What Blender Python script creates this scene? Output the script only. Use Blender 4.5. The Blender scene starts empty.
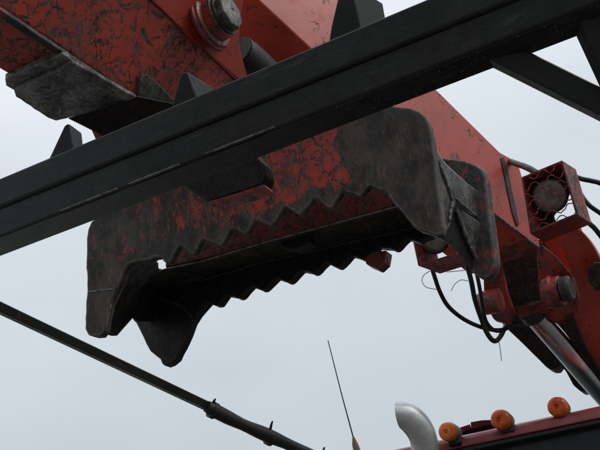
import bpy, bmesh, math, random
from mathutils import Vector, Matrix, noise
random.seed(7)
scene = bpy.context.scene
col = scene.collection

# ------------------------------------------------------------------ camera
PITCH, ROLL = math.radians(34), math.radians(12)
CAM = Vector((0, 0, 1.6))
F = Vector((0, math.cos(PITCH), math.sin(PITCH)))
r0 = Vector((1, 0, 0)); u0 = Vector((0, -math.sin(PITCH), math.cos(PITCH)))
R_ = r0*math.cos(ROLL) - u0*math.sin(ROLL)
U_ = u0*math.cos(ROLL) + r0*math.sin(ROLL)
cd = bpy.data.cameras.new('camera'); cam = bpy.data.objects.new('camera', cd); col.objects.link(cam)
cd.sensor_width = 36; cd.lens = 48; cd.clip_end = 2000; cd.clip_start = 0.05
M3 = Matrix((R_, U_, -F)).transposed()
cam.matrix_world = Matrix.Translation(CAM) @ M3.to_4x4()
scene.camera = cam
FPX = 800.0

# ------------------------------------------------------------------ world
w = bpy.data.worlds.new('World'); scene.world = w; w.use_nodes = True
nt = w.node_tree; nt.nodes.clear()
N = lambda t: nt.nodes.new(t)
out = N('ShaderNodeOutputWorld'); bg = N('ShaderNodeBackground'); nt.links.new(bg.outputs[0], out.inputs[0])
sky = N('ShaderNodeTexSky'); sky.sky_type = 'NISHITA'; sky.sun_disc = False
SUN_EL, SUN_AZ = math.radians(40), math.radians(112)
sky.sun_elevation = SUN_EL; sky.sun_rotation = SUN_AZ
sc = N('ShaderNodeVectorMath'); sc.operation = 'SCALE'; sc.inputs[3].default_value = 0.10
nt.links.new(sky.outputs[0], sc.inputs[0])
tc = N('ShaderNodeTexCoord'); sep = N('ShaderNodeSeparateXYZ'); nt.links.new(tc.outputs['Generated'], sep.inputs[0])
ramp = N('ShaderNodeValToRGB'); nt.links.new(sep.outputs[2], ramp.inputs[0])
e = ramp.color_ramp.elements
e[0].position = 0.0; e[0].color = (0.30, 0.34, 0.365, 1)
e[1].position = 1.0; e[1].color = (1.0, 1.03, 1.08, 1)
for p_, c_ in ((0.3, (0.575, 0.632, 0.675, 1)), (0.55, (0.70, 0.755, 0.815, 1)), (0.75, (0.84, 0.89, 0.95, 1))):
    q = e.new(p_); q.color = c_
nz = N('ShaderNodeTexNoise'); nz.inputs['Scale'].default_value = 2.6; nz.inputs['Detail'].default_value = 5; nz.inputs['Roughness'].default_value = 0.5
mp = N('ShaderNodeMapping'); mp.inputs['Scale'].default_value = (1, 1, 2.2)
nt.links.new(tc.outputs['Generated'], mp.inputs[0]); nt.links.new(mp.outputs[0], nz.inputs['Vector'])
mr = N('ShaderNodeMapRange'); mr.inputs[1].default_value = 0.3; mr.inputs[2].default_value = 0.7; mr.inputs[3].default_value = 0.94; mr.inputs[4].default_value = 1.06
nt.links.new(nz.outputs[0], mr.inputs[0])
sc2 = N('ShaderNodeVectorMath'); sc2.operation = 'SCALE'
nt.links.new(ramp.outputs[0], sc2.inputs[0]); nt.links.new(mr.outputs[0], sc2.inputs[3])
mx = N('ShaderNodeMix'); mx.data_type = 'RGBA'; mx.inputs[0].default_value = 0.95
nt.links.new(sc.outputs[0], mx.inputs[6]); nt.links.new(sc2.outputs[0], mx.inputs[7])
nt.links.new(mx.outputs[2], bg.inputs[0]); bg.inputs[1].default_value = 1.0

sl = bpy.data.lights.new('sun', 'SUN'); sl.energy = 1.2; sl.angle = math.radians(30); sl.color = (1, 0.97, 0.93)
so = bpy.data.objects.new('sun', sl); col.objects.link(so)
sd = Vector((math.sin(SUN_AZ)*math.cos(SUN_EL), math.cos(SUN_AZ)*math.cos(SUN_EL), math.sin(SUN_EL)))
so.rotation_euler = (-sd).to_track_quat('-Z', 'Y').to_euler()
scene.view_settings.view_transform = 'Standard'; scene.view_settings.look = 'None'
scene.view_settings.exposure = 0; scene.view_settings.gamma = 1
scene.render.engine = 'CYCLES'; scene.render.resolution_x = 1024; scene.render.resolution_y = 768

# ------------------------------------------------------------------ geometry helpers
def ray(px, py): return R_*((px-300)/FPX) + U_*(-(py-225)/FPX) + F
def P(px, py, z): return CAM + ray(px, py)*z
def dirv(x, y, z): return R_*x + U_*y + F*z
A = dirv(.69, -.47, 1).normalized()            # along the boom, away from the camera
C = dirv(1, .4, -.502).normalized()            # across the boom, to the right
V = C.cross(A); V = V if V.z > 0 else -V; V.normalize()
ROT = Matrix((C, A, C.cross(A))).transposed()   # local x across, y along the boom, z
class Plane:
    def __init__(s, p, n): s.p = p; s.n = n.normalized()
    @staticmethod
    def three(a, b, c):
        a, b, c = P(*a), P(*b), P(*c); return Plane(a, (b-a).cross(c-a))
    def at(s, px, py):
        r = ray(px, py); return CAM + r*((s.p-CAM).dot(s.n)/r.dot(s.n))
    def pts(s, o): return [s.at(*q) for q in o]
    def shift(s, v): return Plane(s.p+v, s.n)

def thing(name, label, cat, loc, rot=None, group=None):
    o = bpy.data.objects.new(name, None); col.objects.link(o); o.empty_display_size = .2
    m = (rot or Matrix.Identity(3)).to_4x4(); m.translation = loc
    o.matrix_world = m; o['label'] = label; o['category'] = cat
    if group: o['group'] = group
    o['_'] = 0; del o['_']
    MW[o.name] = m
    return o
MW = {}
class MB:
    def __init__(s): s.bm = bmesh.new()
    def prism(s, pts, vec):
        n = len(pts); v = [s.bm.verts.new(p) for p in pts]; u = [s.bm.verts.new(p+vec) for p in pts]
        s.bm.faces.new(v); s.bm.faces.new(u[::-1])
        for i in range(n):
            j = (i+1) % n; s.bm.faces.new((v[j], v[i], u[i], u[j]))
        return s
    def loft(s, a, b):
        n = len(a); v = [s.bm.verts.new(p) for p in a]; u = [s.bm.verts.new(p) for p in b]
        s.bm.faces.new(v); s.bm.faces.new(u[::-1])
        for i in range(n):
            j = (i+1) % n; s.bm.faces.new((v[j], v[i], u[i], u[j]))
        return s
    def tube(s, pts, rad, seg=16, smooth=0, caps=True):
        if not hasattr(rad, '__len__'): rad = [rad]*len(pts)
        if smooth: pts, rad = spline(pts, rad, smooth)
        rings = []; n = len(pts); ref = None
        for i in range(n):
            t = (pts[min(i+1, n-1)] - pts[max(i-1, 0)]).normalized()
            if ref is None:
                ref = t.cross(Vector((0.3, 0.2, 1))).normalized()
            a = (ref - t*ref.dot(t)).normalized(); ref = a; b = t.cross(a)
            rings.append([s.bm.verts.new(pts[i] + (a*math.cos(k*2*math.pi/seg) + b*math.sin(k*2*math.pi/seg))*rad[i]) for k in range(seg)])
        for i in range(n-1):
            for k in range(seg):
                l = (k+1) % seg
                s.bm.faces.new((rings[i][k], rings[i][l], rings[i+1][l], rings[i+1][k]))
        if caps: s.bm.faces.new(rings[0][::-1]); s.bm.faces.new(rings[-1])
        return s
    def bead(s, a, b, r=.006, step=.009):
        n = max(3, int((b-a).length/step)); pts = []; rad = []
        for i in range(n+1):
            pts.append(a.lerp(b, i/n) + Vector([random.uniform(-1, 1)*r*.12 for _ in range(3)]))
            rad.append(r*(random.uniform(.85, 1.12) if 0 < i < n else .5))
        return s.tube(pts, rad, 10, 2)
    def lathe(s, c, ax, prof, seg=32):
        ax = ax.normalized(); a = ax.orthogonal().normalized(); b = ax.cross(a); rings = []
        for (h, r) in prof:
            rings.append([s.bm.verts.new(c + ax*h + (a*math.cos(k*2*math.pi/seg) + b*math.sin(k*2*math.pi/seg))*r) for k in range(seg)])
        for i in range(len(prof)-1):
            for k in range(seg):
                l = (k+1) % seg; s.bm.faces.new((rings[i][k], rings[i][l], rings[i+1][l], rings[i+1][k]))
        s.bm.faces.new(rings[0][::-1]); s.bm.faces.new(rings[-1])
        return s
    def build(s, name, mat, parent=None, bevel=0, seg=2, sub=None, label=None, smooth=35, org=None):
        bm = s.bm
        bmesh.ops.recalc_face_normals(bm, faces=bm.faces)
        par = parent; mw = Matrix.Identity(4)
        if par is not None: mw = MW[root_of(par)]
        elif org is not None: mw = Matrix.Translation(org)
        bm.transform(mw.inverted())
        me = bpy.data.meshes.new(name); bm.to_mesh(me); bm.free()
        for p in me.polygons: p.use_smooth = True
        me.set_sharp_from_angle(angle=math.radians(smooth))
        o = bpy.data.objects.new(name, me); col.objects.link(o)
        if par is not None: o.parent = par; RT[o.name] = root_of(par)
        else:
            o.matrix_world = mw; MW[o.name] = mw
        me.materials.append(mat)
        if bevel:
            b = o.modifiers.new('bevel', 'BEVEL'); b.width = bevel; b.segments = seg; b.limit_method = 'ANGLE'; b.angle_limit = math.radians(30)
        if label: o['label'] = label
        return o
RT = {}
def root_of(o): return RT.get(o.name, o.name)
def spline(pts, rad, k):
    P_, R2 = [], []; n = len(pts)
    for i in range(n-1):
        p0, p1, p2, p3 = pts[max(i-1, 0)], pts[i], pts[i+1], pts[min(i+2, n-1)]
        for j in range(k):
            t = j/k
            P_.append(0.5*((2*p1) + (p2-p0)*t + (2*p0-5*p1+4*p2-p3)*t*t + (3*p1-p0-3*p2+p3)*t**3))
            R2.append(rad[i]*(1-t)+rad[i+1]*t)
    P_.append(pts[-1]); R2.append(rad[-1]); return P_, R2
def rough(o, amp=.6, step=5, seed=0):
    """subdivide an outline and jitter it, for flame-cut, chipped edges"""
    rnd = random.Random(seed); res = []; n = len(o)
    for i in range(n):
        a = Vector(o[i]); b = Vector(o[(i+1) % n]); m = max(1, int((b-a).length/step))
        for j in range(m):
            q = a.lerp(b, j/m)
            if j: q += Vector((rnd.uniform(-amp, amp), rnd.uniform(-amp, amp)))
            res.append((q.x, q.y))
    return res
def smooth_outline(o, idx_r, k=3):
    """round the corners listed in idx_r ({index: radius px})"""
    res = []; n = len(o)
    for i in range(n):
        if i in idx_r:
            p = Vector(o[i]); a = Vector(o[i-1])-p; b = Vector(o[(i+1) % n])-p; r = idx_r[i]
            s_ = p + a.normalized()*min(r, a.length*.48); t_ = p + b.normalized()*min(r, b.length*.48)
            for j in range(k+1):
                t = j/k; q = s_*(1-t)**2 + p*2*t*(1-t) + t_*t*t; res.append((q.x, q.y))
        else: res.append(o[i])
    return res

# ------------------------------------------------------------------ materials
class NT:
    def __init__(s, name):
        s.m = bpy.data.materials.new(name); s.m.use_nodes = True; s.t = s.m.node_tree
        s.b = s.t.nodes['Principled BSDF']; s.tc = s.t.nodes.new('ShaderNodeTexCoord')
    def node(s, t, **k):
        n = s.t.nodes.new(t)
        for a, b in k.items(): setattr(n, a, b)
        return n
    def link(s, a, b): s.t.links.new(a, b)
    def noise(s, scale, detail=4, rough=.55, dist=0, stretch=(1, 1, 1), off=(0, 0, 0), rot=(0, 0, 0)):
        mp = s.node('ShaderNodeMapping'); mp.inputs['Scale'].default_value = stretch; mp.inputs['Location'].default_value = off; mp.inputs['Rotation'].default_value = rot
        s.link(s.tc.outputs['Object'], mp.inputs[0])
        n = s.node('ShaderNodeTexNoise'); n.inputs['Scale'].default_value = scale; n.inputs['Detail'].default_value = detail
        n.inputs['Roughness'].default_value = rough; n.inputs['Distortion'].default_value = dist
        s.link(mp.outputs[0], n.inputs['Vector']); return n.outputs[0]
    def range(s, v, a, b, c=0, d=1):
        n = s.node('ShaderNodeMapRange'); n.inputs[1].default_value = a; n.inputs[2].default_value = b; n.inputs[3].default_value = c; n.inputs[4].default_value = d
        s.link(v, n.inputs[0]); return n.outputs[0]
    def math(s, op, a, b=None, clamp=False):
        n = s.node('ShaderNodeMath', operation=op); n.use_clamp = clamp
        for i, x in enumerate((a, b)):
            if x is None: continue
            if isinstance(x, (int, float)): n.inputs[i].default_value = x
            else: s.link(x, n.inputs[i])
        return n.outputs[0]
    def mix(s, f, a, b):
        n = s.node('ShaderNodeMix', data_type='RGBA')
        for i, x in ((0, f), (6, a), (7, b)):
            if isinstance(x, (int, float)): n.inputs[i].default_value = x
            elif isinstance(x, tuple): n.inputs[i].default_value = (*x, 1)
            else: s.link(x, n.inputs[i])
        return n.outputs[2]
    def scribble(s, scale, width, off=(0, 0, 0), dist=.8, stretch=(1, 1, 1)):
        v = s.noise(scale, 2.0, .5, dist, stretch, off)
        d = s.math('ABSOLUTE', s.math('SUBTRACT', v, .5))
        return s.range(d, width*.5, width*1.3, 1, 0)
    def edge(s, rad=.006, lo=.04, hi=.28):
        bv = s.node('ShaderNodeBevel'); bv.samples = 4; bv.inputs['Radius'].default_value = rad
        g = s.node('ShaderNodeNewGeometry'); d = s.node('ShaderNodeVectorMath', operation='DOT_PRODUCT')
        s.link(bv.outputs[0], d.inputs[0]); s.link(g.outputs['Normal'], d.inputs[1])
        e_ = s.math('SUBTRACT', 1, d.outputs['Value'])
        return s.math('MULTIPLY', s.range(e_, lo*.5, hi*.5), s.range(s.noise(40, 6, .7, off=(2, 9, 4)), .38, .56, .05, 1))
    def cracks(s, scale, width, stretch=(1, 1, 1), off=(0, 0, 0), wob=.12, rot=(0, 0, 0)):
        mp = s.node('ShaderNodeMapping'); mp.inputs['Scale'].default_value = stretch; mp.inputs['Location'].default_value = off; mp.inputs['Rotation'].default_value = rot
        nn = s.node('ShaderNodeTexNoise'); nn.inputs['Scale'].default_value = 7; nn.inputs['Detail'].default_value = 4; s.link(s.tc.outputs['Object'], nn.inputs['Vector'])
        sub = s.node('ShaderNodeVectorMath', operation='SCALE'); sub.inputs[3].default_value = wob; s.link(nn.outputs['Color'], sub.inputs[0])
        ad = s.node('ShaderNodeVectorMath', operation='ADD'); s.link(s.tc.outputs['Object'], ad.inputs[0]); s.link(sub.outputs[0], ad.inputs[1]); s.link(ad.outputs[0], mp.inputs[0])
        v = s.node('ShaderNodeTexVoronoi', feature='DISTANCE_TO_EDGE'); v.inputs['Scale'].default_value = scale; s.link(mp.outputs[0], v.inputs['Vector'])
        w_ = s.math('MULTIPLY', s.range(s.noise(13, 5, .7, off=(off[0]+4, 2, 2)), .35, .65, 0, 2.2), width)
        return s.math('LESS_THAN', v.outputs['Distance'], w_)
    def bump(s, h, strength=.3, dist=.01):
        n = s.node('ShaderNodeBump'); n.inputs['Strength'].default_value = strength; n.inputs['Distance'].default_value = dist
        s.link(h, n.inputs['Height']); s.link(n.outputs[0], s.b.inputs['Normal'])
    def xyz(s):
        n = s.node('ShaderNodeSeparateXYZ'); s.link(s.tc.outputs['Object'], n.inputs[0]); return n.outputs

def steel_colors(n, base=(.034, .029, .024), rust=(.05, .032, .021), sc=14):
    a = n.mix(n.range(n.noise(sc, 6, .65), .35, .7), base, tuple(x*1.9 for x in base))
    a = n.mix(n.range(n.noise(sc*.6, 5, .6, off=(3, 1, 2)), .58, .72), a, rust)
    d = n.range(n.noise(sc*4.5, 8, .75, stretch=(1, 1, .22), off=(1, 1, 6)), .47, .60, 0, .75)
    a = n.mix(d, a, tuple(x*.38 for x in base))
    l = n.range(n.noise(sc*6, 8, .8, stretch=(1.2, 1, .25), off=(5, 1, 6)), .60, .70, 0, .7)
    return n.mix(l, a, tuple(x*3.4 for x in base))

def worn_red(name, scrib=1.0, red=(.60, .066, .036), chips=.62, streak=None, rough_=.36, off=(0, 0, 0), coat=.35, crack=0.0, dark=(.04, .034, .03), edgecol=None):
    n = NT(name); o = off[0]
    paint = n.mix(n.range(n.noise(4, 6, .65, off=off), .3, .7), red, tuple(x*.78 for x in red))
    paint = n.mix(n.range(n.noise(70, 4, .7, off=off), .5, .8, 0, .4), paint, tuple(x*.55 for x in red))
    dirt = n.range(n.noise(6, 9, .75, stretch=(1, 1, .45), off=(o+3, 3, 1)), .50, .72, 0, .7)
    paint = n.mix(dirt, paint, (red[0]*.3, red[1]*.55, red[2]*.7))
    stl = n.mix(n.range(n.noise(14, 9, .78, stretch=(1, 1, .5), off=(o, 2, 2)), .44, .58), tuple(x*.6 for x in dark), tuple(x*2.4 for x in dark))
    stl = n.mix(n.range(n.noise(60, 8, .8, stretch=(1.4, 1, .3), off=(5, 1, 6)), .55, .64, 0, .75), stl, tuple(x*5.5 for x in dark))
    def gate(x, sc, a, b): return n.math('MULTIPLY', x, n.range(n.noise(sc, 4, .65, off=(o+sc, 5, 2)), a, b))
    g = .075*scrib
    s1 = gate(n.scribble(4.2, .022, off=(o+1, 2, 3), dist=2.0), 4, .54-g, .57-g)
    s2 = gate(n.scribble(8, .026, off=(o+7, 1, 4), dist=2.6), 3.5, .585-g, .61-g)
    s5 = gate(n.range(n.noise(24, 6, .7, dist=.3, stretch=(1, 2.2, .22), off=(o+2, 4, 9)), .62, .65), 3, .53-g, .57-g)
    s3 = gate(n.scribble(3.0, .014, off=(o+2, 6, 4), dist=.7, stretch=(3, 1, .8)), 6, .54-g, .57-g)
    s4 = gate(n.range(n.noise(15, 9, .78, dist=.5, stretch=(1, 1.2, .5), off=(o, 4, 4)), .545, .575), 2.4, .56-g, .60-g)
    m = n.math('MAXIMUM', n.math('MAXIMUM', s1, s2), n.math('MAXIMUM', s3, n.math('MAXIMUM', s4, s5)))
    if crack:
        k1 = gate(n.cracks(13, .05, (1, 1, .55), (o, 1, 1)), 4.5, .52-.1*crack, .55-.1*crack)
        k2 = gate(n.cracks(30, .07, (1, 1, .35), (o+3, 1, 4)), 6, .55-.1*crack, .58-.1*crack)
        m = n.math('MAXIMUM', m, n.math('MAXIMUM', k1, k2))
    m = n.math('MULTIPLY', m, n.range(n.noise(55, 6, .8, off=(o, 1, 1)), .40, .50, .0, 1))
    ch = n.range(n.noise(24, 9, .78, off=off), chips, chips+.03)
    ch = n.math('MULTIPLY', ch, n.range(n.noise(4, 3, .5, off=(o+9, 0, 0)), .4, .6))
    m = n.math('MAXIMUM', m, ch)
    m = n.math('MAXIMUM', m, n.edge(.007))
    if streak: m = n.math('MAXIMUM', m, streak(n))
    pits = n.range(n.noise(85, 3, .6, off=off), .70, .74)
    m = n.math('MAXIMUM', m, n.math('MULTIPLY', pits, .8))
    cc = n.mix(m, paint, stl)
    if edgecol: cc = n.mix(n.math('MULTIPLY', n.edge(.011, .01, .12), .95), cc, edgecol)
    n.link(cc, n.b.inputs['Base Color'])
    n.link(n.math('ADD', n.math('MULTIPLY', m, .15), n.range(n.noise(11, 6, .65), .3, .7, rough_-.06, rough_+.18)), n.b.inputs['Roughness'])
    h = n.math('ADD', n.math('MULTIPLY', m, -.3), n.math('MULTIPLY', n.noise(90, 6, .7), .45))
    h = n.math('ADD', h, n.math('MULTIPLY', n.noise(6, 3, .5), .8))
    n.link(n.math('MULTIPLY', n.math('SUBTRACT', 1, m), coat), n.b.inputs['Coat Weight']); n.b.inputs['Coat Roughness'].default_value = .24
    n.bump(h, .35, .004)
    return n.m

def steel(name, base=(.05, .044, .038), rough_=.5, metal=.15, bumpy=.5, redbits=0, sc=14, light=None, spec=.5, wear=1.0, blots=0):
    n = NT(name)
    c = n.mix(n.range(n.noise(sc, 9, .78), .43, .58), tuple(x*.7 for x in base), tuple(x*2 for x in base))
    c = n.mix(n.range(n.noise(sc*2.2, 9, .78, stretch=(1, 1, .4), off=(1, 1, 6)), .46, .58, 0, .85), c, tuple(x*.3 for x in base))
    c = n.mix(n.range(n.noise(sc*.7, 6, .65, off=(3, 1, 2)), .57, .70, 0, .6), c, (.05, .030, .018))
    lt = n.range(n.noise(60, 8, .8, stretch=(1.4, 1, .35), off=(4, 4, 1)), .55, .64, 0, .8)
    c = n.mix(lt, c, light or tuple(x*3.5 for x in base))
    if blots:
        bl = n.math('MAXIMUM', n.range(n.noise(22, 5, .65, stretch=(1, .6, 1), off=(9, 9, 1)), .62, .645), n.math('MULTIPLY', n.scribble(5, .012, off=(3, 2, 9), dist=1), n.range(n.noise(9, 3, .5), .5, .55)))
        c = n.mix(n.math('MULTIPLY', bl, blots), c, (.010, .010, .010))
    if redbits:
        rb = n.range(n.noise(15, 9, .78, stretch=(1, 1, .6), off=(8, 2, 5)), .66-.1*redbits, .685-.1*redbits)
        c = n.mix(rb, c, (.30, .030, .020))
    if wear: c = n.mix(n.math('MULTIPLY', n.edge(.010, .01, .12), min(1, wear)), c, tuple(x*wear for x in (.26, .25, .24)))
    n.link(c, n.b.inputs['Base Color'])
    n.link(n.range(n.noise(19, 7, .7), .3, .7, rough_-.14, rough_+.18), n.b.inputs['Roughness'])
    n.b.inputs['Metallic'].default_value = metal; n.b.inputs['Specular IOR Level'].default_value = spec
    h = n.math('ADD', n.noise(60, 9, .75), n.math('MULTIPLY', n.noise(12, 4, .6), .9))
    n.bump(h, bumpy, .008)
    return n.m

def black_paint(name, base=(.008, .009, .009), rough_=.42, speck=True, drop_glints=False, left_sheen=None):
    n = NT(name)
    c = n.mix(n.range(n.noise(6, 6, .6), .35, .7), base, tuple(x*1.7 for x in base))
    ru = n.math('MULTIPLY', n.range(n.noise(9, 8, .7, off=(2, 2, 2)), .66, .72), .8)
    c = n.mix(ru, c, (.10, .045, .02))
    c = n.mix(n.range(n.noise(11, 9, .78, stretch=(.35, 1, 1.5), off=(5, 5, 5)), .49, .58, 0, .85), c, (.022, .018, .015))
    c = n.mix(n.range(n.noise(30, 9, .8, stretch=(.12, 1, 1), off=(7, 5, 5)), .56, .62, 0, .8), c, (.05, .046, .042))
    c = n.mix(n.range(n.noise(5, 8, .75, off=(1, 5, 9)), .50, .62, 0, .75), c, (.005, .005, .005))
    c = n.mix(n.math('MULTIPLY', n.edge(.004), .35), c, (.13, .12, .11))
    if left_sheen:
        xm = n.range(n.math('ADD', n.xyz()[0], n.math('MULTIPLY', n.noise(3, 4, .6), .5)), -.85, -.05, 1, 0)  # sky sheen painted as paler colour towards the left end
        c = n.mix(n.math('MULTIPLY', n.math('MULTIPLY', xm, n.range(n.noise(20, 8, .75, stretch=(.4, 1, 1)), .3, .6, .55, 1)), .85), c, left_sheen)
    if speck:
        sp = n.range(n.noise(70, 6, .75), .68, .74)
        c = n.mix(sp, c, (.16, .15, .135))
    st = n.range(n.noise(16, 8, .75, stretch=(.3, 3, 3), off=(1, 8, 3)), .63, .68, 0, .35)
    c = n.mix(st, c, (.09, .09, .085))
    if drop_glints:
        vo = n.node('ShaderNodeTexVoronoi'); vo.inputs['Scale'].default_value = 85; n.link(n.tc.outputs['Object'], vo.inputs['Vector'])
        dr = n.math('MULTIPLY', n.range(vo.outputs['Distance'], .10, .16, .8, 0), n.range(n.noise(12, 4, .7, off=(6, 6, 6)), .46, .52))  # pale dots painted as glints on droplets
        c = n.mix(dr, c, (.36, .36, .35))
    n.link(c, n.b.inputs['Base Color'])
    n.link(n.range(n.noise(25, 5, .6), .3, .7, rough_-.12, rough_+.12), n.b.inputs['Roughness'])
    n.bump(n.math('ADD', n.noise(90, 6, .65), n.math('MULTIPLY', n.noise(14, 4, .6), .5)), .30, .003)
    return n.m

def plain(name, colr, rough_=.5, metal=0, var=.3, sc=20, bump=.15):
    n = NT(name)
    c = n.mix(n.range(n.noise(sc, 5, .6), .3, .7), tuple(x*(1-var) for x in colr), tuple(min(1, x*(1+var)) for x in colr))
    n.link(c, n.b.inputs['Base Color'])
    n.link(n.range(n.noise(sc*1.5, 4, .6), .3, .7, max(.02, rough_-.06), rough_+.1), n.b.inputs['Roughness'])
    n.b.inputs['Metallic'].default_value = metal
    if bump: n.bump(n.noise(sc*4, 5, .6), bump, .002)
    return n.m

def plate_streak(n):
    """bare steel over most of the jaw plate; paint survives in the middle and in flecks on the left"""
    x = n.xyz()[0]
    wob = n.math('MULTIPLY', n.math('SUBTRACT', n.noise(5, 4, .6, stretch=(1, 1, .5)), .5), .5)
    xx = n.math('ADD', x, wob)
    right = n.range(xx, PX_R-.06, PX_R+.10, 0, 1)
    left = n.range(xx, PX_L-.28, PX_L+.06, 1, 0)
    dz = n.math('SUBTRACT', n.xyz()[2], n.math('ADD', n.math('MULTIPLY', x, TA), TB))
    dz = n.math('ADD', dz, n.math('MULTIPLY', n.math('SUBTRACT', n.noise(9, 5, .7), .5), .16))
    low = n.range(dz, -.01, .07, .9, 0)
    g = n.math('MAXIMUM', n.math('MAXIMUM', right, low), n.math('MULTIPLY', left, .5))
    st = n.noise(20, 8, .75, dist=.6, stretch=(1.5, 1, .55), off=(3, 0, 7))
    thr = n.math('ADD', st, n.math('MULTIPLY', g, .31))
    return n.range(thr, .575, .595)

M = {}
M['red_arm'] = worn_red('worn red paint scribbled', 1.05, crack=.05)
M['red_clean'] = worn_red('worn red paint smoother', -.55, chips=.66, off=(11, 3, 2), coat=.5)
M['red_dark'] = worn_red('worn red paint heavy', .9, red=(.42, .038, .022), chips=.53, coat=.2, off=(4, 8, 1), crack=.3)
M['steel'] = steel('weathered jaw steel', (.040, .035, .030), redbits=.25)
M['steel_red'] = steel('weathered steel with red traces', (.036, .032, .029), redbits=1.25)
M['steel_grey'] = steel('grey scuffed steel', (.072, .068, .063), .45, .2, .5, redbits=.35)
M['pad'] = steel('galled pad steel', (.17, .17, .165), .5, .15, .7, sc=8, blots=.95)
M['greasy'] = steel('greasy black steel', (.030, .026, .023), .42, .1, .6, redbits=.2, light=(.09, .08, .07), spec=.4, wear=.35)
M['black'] = black_paint('black frame paint', left_sheen=(.06, .067, .07))
M['under'] = black_paint('rail underside with painted sheen', (.008, .009, .0095), .35, True, True, left_sheen=(.17, .19, .20))  # reflected sheen and droplet glints put into the colour
M['black_low'] = black_paint('black frame paint with pale specks', (.008, .009, .0095), .34, True, False, left_sheen=(.06, .067, .07))
M['black_plain'] = black_paint('black paint plain', (.010, .0105, .011), .5, False)
M['bead'] = steel('weld bead', (.05, .05, .048), .45, .4, .5)
M['chrome'] = plain('hard chrome rod', (.55, .55, .55), .14, 1, .1, 30, .04)
M['stack'] = plain('dulled exhaust chrome', (.66, .67, .66), .38, .7, .12, 25, .12)
M['housing'] = plain('grimy light housing', (.13, .12, .10), .5, .1, .5, 25, .3)
M['strip'] = plain('grey green light on lower face', (.13, .15, .15), .5, .1, .3, 12, .3)
M['rubber'] = plain('black hose rubber', (.012, .012, .013), .45, 0, .3)
M['tape'] = plain('black wrap', (.010, .010, .011), .5, 0, .3, 30, .5)
M['wire'] = plain('thin black wire', (.02, .02, .02), .5)
M['lamp_glass'] = plain('dusty lamp glass', (.20, .175, .15), .35, 0, .5, 25)
M['amber'] = None
M['cab_red'] = plain('dull cab red', (.24, .04, .04), .35, 0, .25, 12)
M['cab_dark'] = plain('dark cab trim', (.018, .021, .019), .4, 0, .3, 9)
M['brass'] = plain('tan antenna base', (.36, .24, .17), .5, .1, .2)
M['grease_shade'] = steel('black greased steel with painted shade', (.013, .011, .010), .45, .05, .5, redbits=.2, light=(.035, .03, .026), spec=.3, wear=.5)  # darker copy of the greasy steel, shade of down-facing parts in its colour
M['tube_red'] = worn_red('grease covered red tube', 2.2, red=(.30, .025, .016), chips=.47, coat=0, off=(4, 3, 1), crack=1.2, dark=(.016, .014, .012))
M['bolt'] = steel('bolt head steel', (.09, .085, .08), .45, .5, .4)
M['glass'] = plain('dark cab glass', (.01, .013, .012), .3, 0, .4, 8, .1)
M['glass'].node_tree.nodes['Principled BSDF'].inputs['Specular IOR Level'].default_value = .2
def amber(name='amber lens', c=(.85, .20, .015)):
    n = NT(name)
    n.link(n.mix(n.range(n.noise(38, 7, .75), .42, .62, 0, .85), c, (c[0]*.5, c[1]*.45, c[2])), n.b.inputs['Base Color'])
    n.b.inputs['Roughness'].default_value = .3; n.b.inputs['Subsurface Weight'].default_value = .25
    n.b.inputs['Subsurface Radius'].default_value = (.02, .006, .002)
    return n.m
M['amber'] = amber(); M['amber_red'] = amber('faded reddish amber lens', (.78, .12, .014))

# ------------------------------------------------------------------ ground
g = MB(); g.prism([Vector((-600, -600, 0)), Vector((600, -600, 0)), Vector((600, 600, 0)), Vector((-600, 600, 0))], Vector((0, 0, -.5)))
gm = NT('wet gravel'); gc = gm.mix(gm.range(gm.noise(.8, 8, .7), .35, .7), (.085, .08, .07), (.045, .04, .037))
gc = gm.mix(gm.range(gm.noise(30, 5, .7), .45, .65), gc, (.2, .19, .17)); gm.link(gc, gm.b.inputs['Base Color']); gm.b.inputs['Roughness'].default_value = .75
gm.bump(gm.noise(40, 6, .7), .6, .03)
go = g.build('ground', gm.m); go['kind'] = 'structure'

# ================================================================== STEEL FRAME (beam crossing in front)
def zb(x): return 1/(.4167 + .1096*x/480)
BA = A*.088
fr = thing('steel_frame', 'black painted double rail with lugs and diagonal braces crossing in front of the red boom', 'steel frame', P(300, 130, zb(300)), ROT)
def band(y0a, y0b, y1a, y1b, dz=0, xa=-260, xb=760):
    """quad between line y0(x) (value at 0, slope) and y1(x)"""
    f = lambda x, y, s: P(x, y+s*x, zb(x)+dz)
    return [f(xa, y0a, y0b), f(xb, y0a, y0b), f(xb, y1a, y1b), f(xa, y1a, y1b)]
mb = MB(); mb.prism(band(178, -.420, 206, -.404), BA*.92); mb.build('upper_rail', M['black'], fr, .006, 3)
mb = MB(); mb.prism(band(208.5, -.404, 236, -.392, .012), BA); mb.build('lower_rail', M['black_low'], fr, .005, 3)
fl = band(236.5, -.392, 236.5, -.392, .016)
mb = MB(); q_ = [fl[0]-V*.001, fl[1]-V*.001]; mb.prism([q_[0]+BA*.04, q_[1]+BA*.04, q_[1]+BA*.99, q_[0]+BA*.99], -V*.003); mb.build('underside_sheen', M['under'], fr, .001)  # thin sheet carrying the painted sheen of the rail's underside
# weld bead patches along the lower edge, spatter
mb = MB()
for (x0, x1) in ((60, 118), (128, 180), (205, 275)):
    mb.bead(P(x0, 234.5-.392*x0, zb(x0)+.008), P(x1, 234.5-.392*x1, zb(x1)+.008), .0032, .007)
mb.build('weld_bead', M['bead'], fr)
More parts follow.
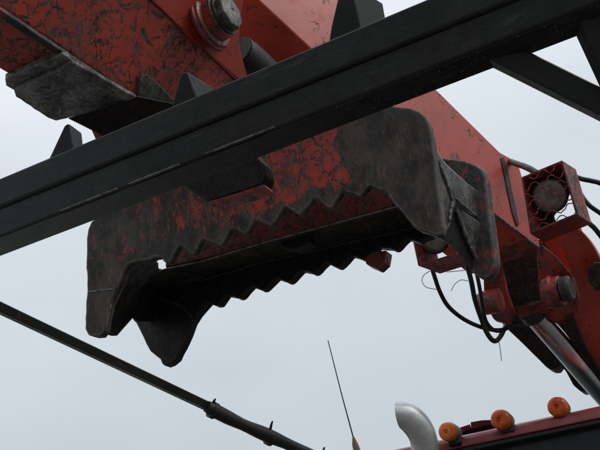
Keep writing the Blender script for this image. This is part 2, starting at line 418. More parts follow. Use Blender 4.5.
# lugs on the far side of the upper rail
def lug(o, z0, dx, dy, dz=.06):
    a = [P(x, y, z0) for x, y in o]; b = [P(x+dx, y+dy, z0+dz) for x, y in o]
    m_ = MB(); m_.loft(a, b); return m_
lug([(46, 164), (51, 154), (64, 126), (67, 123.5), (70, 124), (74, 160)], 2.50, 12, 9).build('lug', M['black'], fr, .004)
lug([(170, 115), (173, 100), (180, 75), (183, 71.5), (188, 72), (200, 110)], 2.36, 24, 15).build('lug', M['black_plain'], fr, .004)
lug([(326, 60), (329, 40), (331, 26), (339, -8), (352, -16), (362, 40)], 2.24, 31, 19, .08).build('lug', M['black_plain'], fr, .004)
# braces
def brace(p0, p1, hw0, hw1, vec):
    """p0,p1 (px,py,z): centre line; half widths in px"""
    d = Vector((p1[0]-p0[0], p1[1]-p0[1])).normalized(); n_ = Vector((-d.y, d.x))
    q = [P(p0[0]+n_.x*hw0, p0[1]+n_.y*hw0, p0[2]), P(p1[0]+n_.x*hw1, p1[1]+n_.y*hw1, p1[2]), P(p1[0]-n_.x*hw1, p1[1]-n_.y*hw1, p1[2]), P(p0[0]-n_.x*hw0, p0[1]-n_.y*hw0, p0[2])]
    m_ = MB(); m_.prism(q, vec); return m_
z5 = zb(500)
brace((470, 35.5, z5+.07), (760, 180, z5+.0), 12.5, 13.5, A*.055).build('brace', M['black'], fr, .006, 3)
brace((590, 10, zb(590)+.05), (696, 240, zb(600)+.12), 12, 12, dirv(.0, -.02, .05)).build('brace', M['black_plain'], fr, .006, 3)
mb = MB(); mb.bead(P(479, 57, z5+.075), P(516, 41, z5+.06), .003); mb.build('weld_bead', M['bead'], fr)

# ================================================================== LOADER BOOM
bo = thing('loader_boom', 'large scratched red loader boom running from upper left down to the lower right', 'boom', P(300, 150, 3.4), ROT)
# --- near arm (upper left)
armS = Plane.three((133, 97, 3.25), (0, 7, 2.75), (235, 30, 3.55))
W = -C*.26
sil = [(-120, -74), (133, 97), (150, 140), (205, 150), (252, 112), (246, 78), (242, 62), (238, 44), (239, 20), (260, -60), (100, -190)]
mb = MB(); mb.prism(armS.pts(sil), W); mb.build('near_arm', M['red_arm'], bo, .012, 3)
# doubler plate beyond the seam
mb = MB(); mb.prism([p + C*.002 for p in armS.pts([(147, -2), (190, 40), (235, 79), (246, 88), (245, 76), (241, 62), (237, 44), (238, 20), (252, -60), (105, -60)])], C*.010)
mb.build('doubler_plate', M['red_clean'], bo, .003, label='smoother red doubler plate round the pin')
mb = MB(); mb.bead(armS.at(105, -42)+C*.006, armS.at(236, 81)+C*.006, .0045); mb.build('seam_weld', M['red_dark'], bo)
# lower flange / rubbing strip along the ridge
a0, a1 = armS.at(-120, -74), armS.at(135, 98)
mb = MB(); mb.prism([a0+C*.004, a1+C*.004, a1+C*.004-V*.016, a0+C*.004-V*.016], -C*.035); mb.build('flange', M['steel_red'], bo, .003)
# underside plates and wear pad
bot = Plane(armS.at(100, 74), V)
def onb(o, d): return bot.shift(-V*d).pts(o)
mb = MB(); mb.prism(onb(rough([(5, 79), (62, 54), (100, 80), (75, 98), (30, 97), (15, 91), (6, 86)], .4, 6, 1), .03), V*.028); mb.build('backing_plate', M['pad'], bo, .004)
pp = onb(rough([(14, 91), (18, 88), (73, 63), (100, 77), (136, 98), (100, 110), (56, 121), (48, 118), (16, 97)], .45, 5, 2), .05)
mb = MB(); mb.prism(pp, V*.018); mb.build('wear_pad', M['pad'], bo, .003, label='grey galled steel wear pad under the arm')
mb = MB(); mb.prism([armS.at(x, y)+C*.004 for x, y in [(137, 78), (143, 76), (150, 82), (173, 104), (176, 118), (140, 118), (134, 98)]], C*.02); mb.build('stop_block', M['steel_grey'], bo, .004)
blk = Plane.three((70, 118, 3.12), (135, 97, 3.2), (150, 140, 3.35))
mb = MB(); mb.prism(blk.pts([(66, 118), (100, 108), (134, 95), (172, 103), (190, 125), (165, 150), (108, 142), (96, 133), (80, 125)]), A*.10 + V*.05); mb.build('arm_end_shadow', M['grease_shade'], bo, .005)  # black block standing in for the deep shadow under the arm end
# pin boss
b0 = armS.at(208, 24)
mb = MB(); mb.lathe(b0, C, [(0.0, .128), (.012, .128), (.018, .12), (.03, .118), (.034, .108)]); mb.build('pin_boss', M['red_dark'], bo, .002)
mb = MB(); mb.lathe(b0, C, [(.03, .095), (.075, .093), (.082, .085)]); pb = mb.build('pin_collar', M['red_dark'], bo)
mb = MB(); mb.lathe(b0, C, [(.07, .088), (.092, .088), (.094, .08)]); mb.build('seal_ring', M['greasy'], bo)
mb = MB(); mb.lathe(b0, C, [(.085, .080), (.118, .080), (.127, .074), (.131, .055), (.132, .012), (.128, .01)], 8)
mb.build('pivot_pin', M['bolt'], bo, .004, label='bare steel head of the pivot pin')
# --- main boom box
mainS = Plane.three((258, 0, 3.95), (500, 152, 4.5), (520, 240, 4.35))
MW_ = -C*.42
S = [(180, -72), (240, -17), (312, 50), (400, 132), (470, 195), (541, 250), (536, 222), (519, 165), (511, 158), (500, 152), (437, 90), (330, -16), (250, -100)]
mb = MB(); mb.prism(mainS.pts(S), MW_); mb.build('main_beam', M['red_clean'], bo, .008, 3)
def raised(o, d, th, name, mat, bev=.003, pl=mainS, amp=.3, label=None):
    m_ = MB(); m_.prism([p + C*(d) for p in pl.pts(rough(o, amp, 8, len(o)))], C*th); return m_.build(name, mat, bo, bev, label=label)
raised([(500, 158), (503, 157), (508, 175), (513, 200), (518, 225), (516, 227), (511, 212), (505, 182)], .002, .006, 'seam_strip', M['greasy'])
e0, e1 = mainS.at(470, 196)+C*.003, mainS.at(538, 248)+C*.003
mb = MB(); mb.bead(e0, e1, .009); mb.build('seam_weld', M['steel_red'], bo)
ea, eb = mainS.at(400, 132)-V*.0015, mainS.at(541, 250)-V*.0015
mb = MB(); mb.prism([ea-C*.004, eb-C*.004, eb+MW_, ea+MW_], -V*.004); mb.build('underside_plate', M['red_dark'], bo, .002)
# cylinder lying in the recess
mb = MB(); c0 = P(238, 52, 3.82); mb.tube([c0, c0+A*.05, c0+A*1.0], [.085, .092, .092], 28); mb.build('cylinder_barrel', M['black_plain'], bo, .004)
mb = MB(); mb.tube([c0-A*.012, c0+A*.01], .075, 28); mb.build('barrel_end', M['greasy'], bo)
# --- work lights in mesh guards
def uv(f, u, v): return (f[0].lerp(f[1], u)).lerp(f[3].lerp(f[2], u), v)
def housing(q, dx, dy, dz, name='light_guard'):
    """q: four front corners (px,py) TL TR BR BL with depth; open front box made of four walls"""
    f = [P(*c_) for c_ in q]; bk = [P(c_[0]+dx, c_[1]+dy, c_[2]+dz) for c_ in q]
    ctr = sum(f, Vector())/4; m_ = MB()
    for i in range(4):
        j = (i+1) % 4
        inn = lambda p: p + (ctr-p)*.10
        fi, fj, bi, bj = f[i], f[j], bk[i], bk[j]
        off_i = (ctr-fi)*.09; off_j = (ctr-fj)*.09
        m_.loft([fi, fj, bj, bi], [fi+off_i, fj+off_j, bj+off_j, bi+off_i])
    return m_, f, bk
q1 = [(521, 177, 4.12), (562, 160, 4.02), (578, 215, 4.02), (530, 234, 4.12)]
hb, f1, k1 = housing(q1, 14, 9, .12)
gd = hb.build('light_guard', M['red_dark'], bo, .004)
mb = MB(); mb.prism([uv(k1, .02, .02), uv(k1, .80, .02), uv(k1, .86, .3), uv(k1, .3, .62), uv(k1, .30, .97), uv(k1, .02, .97)], -F*.006); mb.build('guard_back', M['greasy'], gd)
mb = MB()   # expanded mesh: rows of wavy wires that meet each other
nx, ny = 30, 6
for r_ in range(ny+1):
    pts = []
    for i in range(nx+1):
        u = i/nx; v = (r_+.5+(.36 if r_ % 2 else -.36)*math.sin(u*math.pi*5+.6*r_) + random.uniform(-.07, .07))/(ny+1)*1.02
        pts.append(uv(f1, .02+.96*u, min(.98, v)) + F*(.006*math.sin(i*1.3+r_)))
    mb.tube(pts, .0031, 6)
mb.build('mesh_guard', M['red_clean'], bo)
lc = (f1[0]+f1[1]+f1[2]+f1[3])/4; ln = (f1[1]-f1[0]).cross(f1[3]-f1[0]).normalized()
if ln.dot(F) < 0: ln = -ln
lc = lc + ln*.05 + R_*.004 + U_*.004
mb = MB(); mb.lathe(lc, ln, [(-.012, .070), (-.018, .088), (-.004, .094), (.04, .080), (.07, .05)]); lh = mb.build('work_lamp', M['black_plain'], bo, .002)
mb = MB(); mb.lathe(lc, ln, [(-.030, .012), (-.028, .045), (-.021, .07), (-.012, .084), (-.006, .084)]); mb.build('lens', M['lamp_glass'], lh)
mb = MB(); mb.tube([P(506, 160, 4.62), P(516, 163.5, 4.4), P(528, 168, 4.2), P(540, 175, 4.1)], .017, 10, 4); mb.build('lamp_bracket', M['steel_grey'], bo)
# second guard below the jaw
q2 = [(413, 243, 3.95), (450, 230, 3.9), (456, 252, 3.9), (418, 264, 3.95)]
hb, f2, k2 = housing([(412, 238, 3.95), (448, 226, 3.88), (456, 254, 3.88), (418, 266, 3.95)], 22, 8, .12)
hb.build('light_guard', M['red_dark'], bo, .003)
lc2 = P(434, 238, 3.97); mb = MB(); mb.lathe(lc2, ln, [(-.012, .062), (-.016, .078), (-.004, .082), (.04, .07), (.06, .04)]); lh2 = mb.build('work_lamp', M['black_plain'], bo, .002)
mb = MB(); mb.lathe(lc2, ln, [(-.034, .012), (-.03, .045), (-.021, .062), (-.012, .070), (-.006, .07)]); mb.build('lens', M['lamp_glass'], lh2)
# --- pivot region at the end of the boom
def flat(o, z3, vec, name, mat, bev=.004, amp=.3, step=8, seed=0, parent=None, label=None):
    pl = Plane.three(*z3); m_ = MB(); m_.prism(pl.pts(rough(o, amp, step, seed)), vec); return m_.build(name, mat, parent or bo, bev, label=label)
flat([(490, 255), (545, 242), (556, 262), (560, 300), (552, 322), (530, 326), (508, 322), (496, 300)], ((500, 258, 4.6), (545, 247, 4.62), (530, 320, 4.7)), A*.1, 'clevis_back', M['greasy'], .008)
flat([(482, 262), (499, 258), (506, 290), (514, 312), (508, 323), (494, 320), (484, 305)], ((484, 262, 4.42), (499, 262, 4.42), (500, 320, 4.5)), A*.05+V*.0, 'clevis_ear', M['red_dark'], .008)
flat([(541, 244), (556, 256), (572, 275), (578, 296), (572, 312), (556, 322), (543, 316), (538, 285), (536, 250)], ((541, 244, 4.35), (552, 262, 4.35), (552, 320, 4.5)), A*.06, 'clevis_ear', M['red_dark'], .008)
mb = MB(); p0_ = P(480, 304, 4.52); p1_ = P(567, 288, 4.25)
cax = (p1_-p0_).normalized()
mb = MB(); mb.lathe(P(485, 303, 4.45), -cax, [(-.09, .068), (.0, .068), (.012, .060), (.03, .058), (.034, .04)]); mb.build('pin_boss', M['red_dark'], bo, .002)
mb = MB(); mb.lathe(P(556, 292, 4.30), cax, [(-.055, .082), (-.03, .084), (-.028, .095), (-.01, .095), (-.006, .084), (.03, .084), (.036, .076)]); mb.build('pin_boss', M['red_dark'], bo, .002)
mb = MB(); mb.lathe(P(570, 288, 4.24), cax, [(-.04, .068), (.0, .068), (.012, .058), (.014, .02)]); mb.build('pin_cap', M['steel'], bo, .002)
flat([(512, 307), (526, 305), (545, 300), (549, 308), (534, 314), (518, 317)], ((512, 307, 4.45), (545, 300, 4.4), (530, 317, 4.48)), A*.12, 'rod_eye', M['red_dark'], .006)
# curved red side plates of the outer boom
flat([(536, 240), (580, 226), (586, 250), (590, 300), (575, 312), (560, 300), (552, 280), (548, 262)], ((541, 243, 4.62), (585, 240, 4.62), (570, 300, 4.75)), A*.05, 'outer_plate', M['red_clean'], .006)
flat(smooth_outline([(560, 237), (577, 226), (590, 240), (600, 258), (616, 295), (640, 360), (660, 440), (640, 430), (600, 372), (585, 345), (574, 318), (577, 296), (570, 268), (562, 250)], {1: 6, 2: 8, 3: 8}), ((560, 237, 4.42), (600, 250, 4.42), (600, 370, 4.7)), A*.05 + R_*.01, 'outer_plate', M['red_clean'], .006)
flat([(588, 268), (594, 262), (606, 262), (612, 285), (594, 288), (588, 280)], ((588, 268, 4.36), (606, 262, 4.36), (600, 288, 4.38)), A*.06, 'fitting', M['greasy'], .006)
# shadowed lower link and rod
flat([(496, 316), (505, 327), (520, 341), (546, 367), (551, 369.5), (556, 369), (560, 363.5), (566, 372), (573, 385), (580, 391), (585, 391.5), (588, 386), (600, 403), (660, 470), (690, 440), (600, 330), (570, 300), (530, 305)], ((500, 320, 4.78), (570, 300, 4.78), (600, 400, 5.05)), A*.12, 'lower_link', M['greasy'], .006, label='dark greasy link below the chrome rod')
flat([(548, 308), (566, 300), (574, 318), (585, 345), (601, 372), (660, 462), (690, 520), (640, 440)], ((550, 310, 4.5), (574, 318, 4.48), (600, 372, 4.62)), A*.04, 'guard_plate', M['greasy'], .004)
mb = MB(); mb.tube([P(534, 314, 4.55), P(680, 482, 5.0)], .066, 32); mb.build('cylinder_rod', M['chrome'], bo, label='bright chrome hydraulic rod')
mb = MB(); mb.lathe(P(534, 314, 4.55), (P(680, 482, 5.0)-P(534, 314, 4.55)), [(-.05, .05), (-.03, .075), (.015, .078), (.022, .07)]); mb.build('rod_end', M['greasy'], bo)
# hoses
def hose(pts, r, name='hydraulic_hose', mat=None, seg=12, k=6):
    m_ = MB(); m_.tube([P(*p) for p in pts], r, seg, k); return m_.build(name, mat or M['rubber'], bo)
hose([(574, 176, 4.3), (582, 179, 4.28), (592, 181, 4.26), (604, 185, 4.26), (640, 205, 4.3)], .0135)
hose([(578, 190, 4.35), (588, 204, 4.3), (600, 213, 4.3), (640, 240, 4.3)], .0125)
hose([(584, 216, 4.3), (590, 224, 4.3), (600, 235, 4.3), (640, 290, 4.35)], .0135)
hose([(430, 262, 4.1), (435, 278, 4.12), (440, 292, 4.15), (448, 306, 4.2), (462, 318, 4.25), (478, 326, 4.3), (494, 330, 4.40), (508, 328, 4.6), (522, 318, 4.85)], .0115)
hose([(466, 262, 4.2), (471, 280, 4.22), (475, 300, 4.25), (481, 318, 4.3), (487, 333, 4.3), (494, 341, 4.32), (500, 337, 4.4), (506, 325, 4.6), (512, 312, 4.8)], .0135)
hose([(476, 270, 4.3), (480, 290, 4.3), (484, 315, 4.33), (489, 326, 4.35), (497, 331, 4.42), (508, 328, 4.6), (520, 322, 4.85)], .011)
for pts in ([(430, 271, 4.05), (424, 275, 4.05), (422, 281, 4.06), (426, 287, 4.07), (434, 289, 4.08), (440, 290, 4.1)],
            [(447, 272, 4.05), (458, 271, 4.08), (467, 270, 4.12)],
            [(451, 291, 4.1), (455, 284, 4.1), (461, 280, 4.1), (468, 281, 4.12)],
            [(498, 338, 4.3), (500, 348, 4.3), (501.5, 361, 4.3)]):
    hose(pts, .0019, 'wire', M['wire'], 6)

# ================================================================== TOOTHED JAW
jw = thing('toothed_jaw', 'dark battered steel jaw with serrated edges and pointed claws hanging under the red boom', 'jaw', P(270, 170, 3.0), ROT)
fn = dirv(.5, -.35, 1)
front = Plane(P(270, 170, 3.0), fn)
OFF = dirv(.69, -.47, 1)*.35
rear = front.shift(OFF)
inv = MW['toothed_jaw'].inverted()
PX_L = (inv @ front.at(222, 200)).x; PX_R = (inv @ front.at(352, 150)).x
tA, tB = inv @ front.at(180, 247), inv @ front.at(372, 186); TA = (tB.z-tA.z)/(tB.x-tA.x); TB = tA.z-TA*tA.x
M['jaw_plate'] = worn_red('jaw plate worn to steel', 1.2, red=(.44, .028, .014), chips=.53, coat=.0, rough_=.45, streak=plate_streak, off=(2, 2, 2), crack=.9, dark=(.026, .019, .0135), edgecol=(.24, .225, .205))
TH = A*.034
tips = [(167, 263), (193, 255.5), (218, 245.5), (245, 235.5), (271, 227), (300, 216), (330, 207), (358, 198)]
vall = [(180, 247), (206, 238), (233, 228), (259, 219), (286.5, 208), (316, 199), (345, 190), (372, 186)]
teeth = [(127, 265), (134, 262), (142, 260.5), (150, 260), (153.5, 257.5), (160, 257)]
for i in range(8):
    tx, ty = tips[i]; vx, vy = vall[i]
    if i: tx += random.uniform(-1.6, 1.6); ty += random.uniform(-2.0, 1.0)
    vx += random.uniform(-1.6, 1.6); vy += random.uniform(-1.2, 1.8)
    teeth += [(tx-4, ty-2.2), (tx-1.6, ty-.3), (tx+1.4, ty), (tx+3.4, ty-2.2), (vx-3, vy-.4), (vx, vy), (vx+3, vy+2)]
fo = [(86.5, 238), (86, 262), (87, 290), (85, 318), (85, 329), (88, 335), (94, 336.5), (100, 336), (104, 331), (109, 305)] + teeth + \
     [(385, 191), (392, 201), (402, 212), (413, 226), (420, 230.5), (428, 232.5), (437, 236), (442, 234), (443.5, 228), (441, 208), (438, 185), (434, 152), (432, 135), (430, 125), (426, 117), (420, 111.5), (411, 108), (398, 106.5), (378, 104), (340, 98), (250, 138), (130, 192), (106, 212), (97, 216), (91, 222), (88, 229)]
mb = MB(); mb.prism(front.pts(rough(fo, .45, 5, 5)), TH)
mb.build('front_plate', M['jaw_plate'], jw, .005, 2, smooth=40)
mb = MB()
for (a_, b_) in (((120, 268), (109, 300)), ((109, 300), (103, 330))): mb.bead(front.at(*a_)+TH*.3, front.at(*b_)+TH*.3, .007, .012)
mb.bead(front.at(88, 292), front.at(113, 289), .004, .012)
mb.build('claw_weld', M['steel'], jw)
# rear plate
rt = [(239, 298.5), (262, 290), (288, 282), (312, 274.5), (337, 267), (362, 259), (393, 251), (418, 243)]
ro = [(128, 310), (133, 320), (136, 323), (143, 337), (150, 351), (156, 356), (160, 359), (162, 364), (165, 366), (170, 364), (176, 359), (182, 347), (188, 334), (192, 323), (197, 315), (203, 308), (208, 302.5), (215, 305.5), (219, 305), (226, 295)]
for i, (x, y) in enumerate(rt):
    x += random.uniform(-1.5, 1.5); y += random.uniform(-1.5, 1)
    ro += [(x-4, y-1.6), (x-1, y), (x+1.6, y-.2), (x+4.4, y-2.4)]
    if i < len(rt)-1: ro += [((x+rt[i+1][0])/2+1, (y+rt[i+1][1])/2-8)]
ro += [(432, 236), (445, 239), (452, 243), (470, 180), (440, 170), (420, 190), (400, 204), (380, 211), (300, 234), (220, 256), (170, 270), (150, 276), (135, 288)]
mb = MB(); mb.prism(rear.pts(rough(ro, .4, 6, 9)), TH*1.2); mb.build('rear_plate', M['grease_shade'], jw, .005)
mb = MB(); mb.bead(rear.at(135, 290), rear.at(180, 304), .010, .014); mb.bead(rear.at(180, 304), rear.at(194, 318), .008, .014); mb.build('claw_weld', M['greasy'], jw)
# sloping web between the plates (line a on a middle plane to line b on the rear plane)
mid = front.shift(OFF*.55); near_rear = rear.shift(-A*.01)
la = [(150, 276), (163, 269.5), (200, 262), (260, 244), (330, 225), (400, 206), (430, 198)]
lb = [(140, 291), (158, 288), (200, 281), (260, 263), (330, 247), (400, 231), (432, 222)]
fa = mid.pts(la); fb = near_rear.pts(lb)
mb = MB(); mb.prism(fa+fb[::-1], A*.02+V*.012); mb.build('web_plate', M['greasy'], jw, .003)
mb = MB()
for a_, b_ in zip(fa[1:], fa[2:]): mb.bead(a_, b_, .0035, .015)
mb.build('edge_weld', M['steel'], jw)
mb = MB()
for a_, b_ in zip(fb[2:], fb[3:]): mb.bead(a_, b_, .004, .015)
mb.build('edge_weld', M['greasy'], jw)
mb = MB(); mb.prism(front.shift(OFF*.62).pts([(276, 236), (304, 228), (311, 243), (296, 250), (282, 248)]), A*.05); mb.build('gap_shade', M['grease_shade'], jw, .005)  # dark block added in place of a shaded gap
mb = MB(); mb.prism(rear.shift(-A*.02).pts([(364, 258), (372, 252), (386, 250), (384, 262), (377, 268.5), (366, 264)]), A*.06); mb.build('stop_block', M['red_dark'], jw, .004)
# red tube between the plates
mb = MB(); mb.prism(front.shift(OFF*.58).pts([(164.5, 268), (165, 259.5), (174, 240), (250, 200), (398, 165), (402, 205), (330, 226), (260, 245), (200, 261)]), A*.02); mb.build('cross_tube', M['tube_red'], jw, .01)
# left gusset
gs = Plane.three((118, 275, 3.33), (102, 332, 3.33), (160, 300, 3.63))
mb = MB(); mb.prism(gs.pts([(127, 264), (117, 285), (109, 304), (102, 331), (106, 334.5), (112, 334.5), (128.5, 316), (134, 320), (150, 320), (175, 300), (175, 273), (163, 269), (154.5, 267), (154, 260), (140, 259)]), A*.03); mb.build('gusset', M['grease_shade'], jw, .004)
# right end: outer claw with thick rim, webs and hollow
rr = rear.shift(-A*.06)
co = smooth_outline([(436, 157.5), (469, 161), (484, 170), (488, 205), (492, 238), (495.5, 266), (487, 279), (476, 277), (464, 262), (450, 246), (440, 236), (438, 200)], {1: 14, 2: 9, 5: 7, 6: 6, 7: 4})
mb = MB(); mb.prism(rr.pts(rough(co, .35, 5, 4)), A*.035 + C*.012); mb.build('outer_claw', M['steel_red'], jw, .005)
wp = Plane.three((433, 155, 2.80), (443, 228, 2.80), (478, 200, 3.03))
mb = MB(); mb.prism(wp.pts(rough([(433, 151), (438, 153), (441, 159), (452, 170), (466, 183), (477, 191), (479, 220), (468, 212), (455, 199), (452, 206), (448, 225), (443, 232)], .4, 5, 8)), A*.02 + V*.006)
mb.build('end_web', M['steel_grey'], jw, .003)
mb = MB(); e_ = [(433, 152), (440, 166), (447, 185), (452, 201), (449, 222)]
for a_, b_ in zip(e_, e_[1:]): mb.bead(wp.at(*a_)-F*.001, wp.at(*b_)-F*.001, .007, .008)
mb.bead(wp.at(455, 198), wp.at(479, 219), .005, .012)
mb.build('web_weld', M['steel'], jw)
cf = Plane.three((455, 205, 2.92), (470, 245, 2.95), (489, 220, 3.02))
mb = MB(); mb.prism(cf.pts(rough([(455, 203), (465, 212), (479, 222), (485, 240), (489, 260), (484, 263), (478, 260), (470, 247), (463, 228), (457, 213)], .3, 5, 3)), A*.02); mb.build('claw_face', M['steel_grey'], jw, .003)
mb = MB(); mb.bead(cf.at(457, 211), cf.at(463, 228), .008); mb.bead(cf.at(463, 228), cf.at(470, 247), .008); mb.bead(cf.at(470, 247), cf.at(478, 260), .009); mb.bead(cf.at(478, 260), cf.at(489, 263), .009); mb.build('claw_weld', M['steel'], jw)
mb = MB(); mb.prism(cf.shift(A*.015).pts([(444, 212), (456, 210), (464, 230), (471, 249), (479, 262), (489, 265), (490, 274), (483, 277.5), (476, 275), (463, 260), (449, 244), (438, 236)]), A*.06); mb.build('claw_core', M['grease_shade'], jw, .006)
# hollow socket under the rail
so_ = Plane.three((182, 188, 2.72), (270, 190, 2.58), (230, 150, 2.62))
mb = MB(); mb.prism(so_.pts([(176, 180), (206, 201), (214, 200), (263, 184), (266, 176), (264, 163), (252, 152), (240, 136), (184, 145)]), A*.055); mb.build('socket', M['grease_shade'], jw, .006)
mb = MB(); mb.prism(so_.shift(-A*.004).pts([(208, 201.5), (240, 192), (264, 184), (266, 188), (245, 195.5), (212, 206)]), A*.05); mb.build('socket_lip', M['red_dark'], jw, .002)

# ================================================================== POLE lower left
po = thing('black_pole', 'slim black square bar with a wrapped end slanting across the lower left', 'pole', P(150, 370, 2.6), ROT)
def pz(x): return 1/(1/2.35 - (x/325)*(1/2.35-1/2.95))
tl = lambda x: 301+.480*x
q = [P(x, tl(x), pz(x)) for x in (-200, 216)]; q2_ = [P(x, tl(x)+h, pz(x)) for x, h in ((216, 8.5), (-200, 12.5))]
mb = MB(); mb.prism(q+q2_, dirv(.0, -.022, .05)); mb.build('bar', M['black_plain'], po, .003, 2)
q = [P(x, tl(x)+h, pz(x)+.002) for x, h in ((-200, 9.0), (208, 6.0), (208, 11.5), (-200, 16.5))]
mb = MB(); mb.prism(q, dirv(.0, .0, .03)); mb.build('lit_lower_face', M['strip'], po, .002)  # pale sheet, light on the bar's lower face put into colour
mb = MB()
pts = []; rad = []
for i in range(40):
    x = 205+i*7.0; pts.append(P(x+2, tl(x)+7.0+1.1*math.sin(i*.38), pz(min(x, 420)))); rad.append((.0225 if i else .020)+.0022*math.sin(i*.9)+random.uniform(-.0006, .0006))
mb.tube(pts, rad, 16); mb.build('wrapped_sleeve', M['tape'], po, label='lumpy black wrapped sleeve')
for x, h in ((213, 3), (270, 8), (322, 7)):
    y = tl(x)+7; z = pz(x); mb = MB()
    d = (P(x+10, tl(x+10)+7, pz(x+10))-P(x, y, z)).normalized()
    mb.tube([P(x, y, z)-d*.009, P(x, y, z)+d*.009], .0285, 16)
    mb.tube([P(x, y-7, z), P(x+1.5, y-8-h*.7, z-.01), P(x+2.6, y-8.5-h, z-.01)], [.0055, .004, .0028], 8)
    mb.build('cable_tie', M['tape'], po)

# ================================================================== ANTENNA
an = thing('whip_antenna', 'thin leaning whip antenna with a tan tapered base', 'antenna', P(357, 470, 4.6))
mb = MB(); mb.tube([P(328, 340.5, 4.6), P(341, 392, 4.6), P(353.4, 438, 4.6)], [.0028, .0034, .0042], 8); mb.build('whip', M['wire'], an)
mb = MB(); mb.tube([P(353.2, 436.5, 4.6), P(354, 440, 4.6), P(355, 444, 4.6), P(356.5, 449, 4.6), P(362, 472, 4.6), P(380, 540, 4.6)], [.006, .011, .018, .0205, .021, .021], 14); mb.build('base', M['brass'], an)

# ================================================================== TRUCK CAB lower right
tr = thing('truck_cab', 'red truck cab with amber roof lights and a bright curved exhaust stack', 'truck', Vector((P(600, 450, 5).x, P(600, 450, 5).y, 0)))
def rz(x): return 1/(1/4.5+(x-410)*.00004)
top = lambda x: 447.5-(x-412)*.213
L, Rr = 330, 900
X_ = (P(Rr, top(Rr), rz(Rr))-P(L, top(L), rz(L))).normalized()
DN = Vector((0, 0, -1)); BK = Vector((-X_.y, X_.x, 0)).normalized()
if BK.y < 0: BK = -BK
pa, pb_ = P(L, top(L), rz(L)), P(Rr, top(Rr), rz(Rr))
def profile(prof, a, b, name, mat, bev=0):
    m_ = MB(); m_.loft([a+BK*x+DN*y for x, y in prof], [b+BK*x+DN*y for x, y in prof]); return m_.build(name, mat, tr, bev)
profile([(0, 0), (-.012, .02), (-.012, .058), (.02, .062), (.12, .05), (.12, -.03), (.04, -.02)], pa, pb_, 'roof_lip', M['cab_red'], .004)
profile([(.12, .05), (1.6, .05), (1.6, -.03), (.12, -.028)], pa, pb_, 'roof', M['cab_dark'], .004)
profile([(-.004, .063), (.0, .082), (.06, .09), (.06, .063)], pa, pb_, 'drip_rail', M['cab_dark'], .003)
profile([(.05, .07), (.02, .60), (.03, 1.0), (1.55, 1.0), (1.55, .06)], pa, pb_, 'windscreen', M['glass'], .01)
profile([(.0, .99), (-.02, 1.4), (-.02, 2.6), (1.6, 2.6), (1.6, .99)], pa, pb_, 'cab_body', M['cab_dark'], .02)
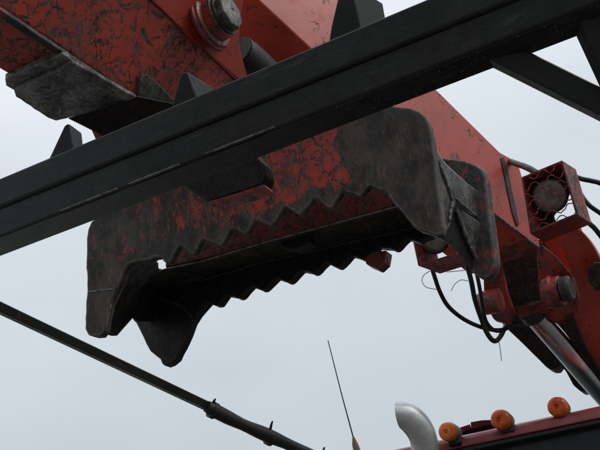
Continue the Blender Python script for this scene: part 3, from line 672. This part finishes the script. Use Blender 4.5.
# roof fairing between the lights
fa_ = [(452, 440), (455, 432), (462, 427), (470, 423.5), (471, 421), (482, 420), (492, 419), (500, 421), (502, 432), (480, 437)]
flat([(454, 434), (458, 428), (470, 424), (471, 428), (462, 433)], ((454, 434, 4.75), (471, 424, 4.75), (462, 445, 4.75)), BK*.25, 'roof_fairing', M['cab_red'], .003, parent=tr)
flat([(470.5, 422), (482, 420), (497, 419.5), (497, 424.5), (484, 425.5), (471, 429)], ((454, 434, 4.72), (490, 424, 4.72), (462, 445, 4.72)), BK*.25, 'roof_fairing', M['cab_red'], .003, parent=tr)
flat([(453, 437), (460, 432), (478, 426.5), (497, 423.5), (499, 436), (460, 443)], ((454, 434, 4.78), (490, 424, 4.78), (462, 445, 4.78)), BK*.2, 'fairing_base', M['cab_dark'], .003, parent=tr)
for (x, y, r, mt) in ((447, 431.5, .0515, 'amber'), (500, 419.5, .055, 'amber_red'), (557, 406.8, .055, 'amber_red')):
    c = P(x, y, 4.38); ax = (BK*.80 + X_*.28 - DN*.12).normalized()
    mb = MB(); mb.lathe(c, ax, [(.02, r*.98), (.03, r*1.03), (.04, r*1.0), (.075, r*.92), (.12, r*.8), (.15, r*.5)]); lt = mb.build('marker_light', M['housing'], tr)
    mb = MB(); mb.lathe(c, ax, [(-.011, r*.02), (-.011, r*.10), (-.006, r*.16), (-.014, r*.22), (-.0155, r*.36), (-.0148, r*.42), (-.0152, r*.5), (-.0142, r*.58), (-.0138, r*.68), (-.012, r*.74), (-.010, r*.84), (.0, r*.97), (.024, r*1.0)]); mb.build('lens', M[mt], lt)
    mb = MB(); q_ = c + ax*.07; mb.prism([q_-X_*.035+DN*.03-BK*.02, q_+X_*.04+DN*.03-BK*.02, q_+X_*.03+BK*.06+DN*.03, q_-X_*.03+BK*.06+DN*.03], DN*.04); mb.build('light_base', M['cab_dark'], lt, .004)
# exhaust stack: elbow with a mitred mouth facing left
zc = 4.15
prs = [(415, 600, 441, 600), (412, 475, 438, 475), (411.5, 455, 438.5, 450), (411, 447, 437.2, 438), (409.8, 441.5, 433, 425), (407.8, 437, 424, 412.5), (405.3, 433, 411, 403.8), (402, 428.5, 396, 401.5)]
mb = MB(); seg = 40; rings = []
ce = [P((a+c)/2, (b+d)/2, zc) for a, b, c, d in prs]; hv = [(P(c, d, zc)-P(a, b, zc))/2 for a, b, c, d in prs]
c2, _ = spline(ce, [0]*len(ce), 5); h2, _ = spline(hv, [0]*len(hv), 5)
for i in range(len(c2)):
    tl_ = max(0, (i-len(c2)+21)/20)
    dv = (F - R_*(-.34*tl_))*(13.3*zc/FPX)
    rings.append([c2[i]+h2[i]*math.cos(k*2*math.pi/seg)+dv*math.sin(k*2*math.pi/seg) for k in range(seg)])
mouth = rings[-1]; t = dirv(-.955, -.29, .2)
inner = [m_.lerp(sum(mouth, Vector())/seg, .10) for m_ in mouth]; rings.append(inner)
rings.append([p - dirv(-.955, -.29, 0)*.02 for p in inner])
vv = [[mb.bm.verts.new(p) for p in r] for r in rings]
for i in range(len(vv)-1):
    for k in range(seg):
        l = (k+1) % seg; mb.bm.faces.new((vv[i][k], vv[i][l], vv[i+1][l], vv[i+1][k]))
mb.bm.faces.new(vv[-1])
mb.build('exhaust_stack', M['stack'], tr, label='bright curved exhaust stack with slanted mouth', smooth=50)
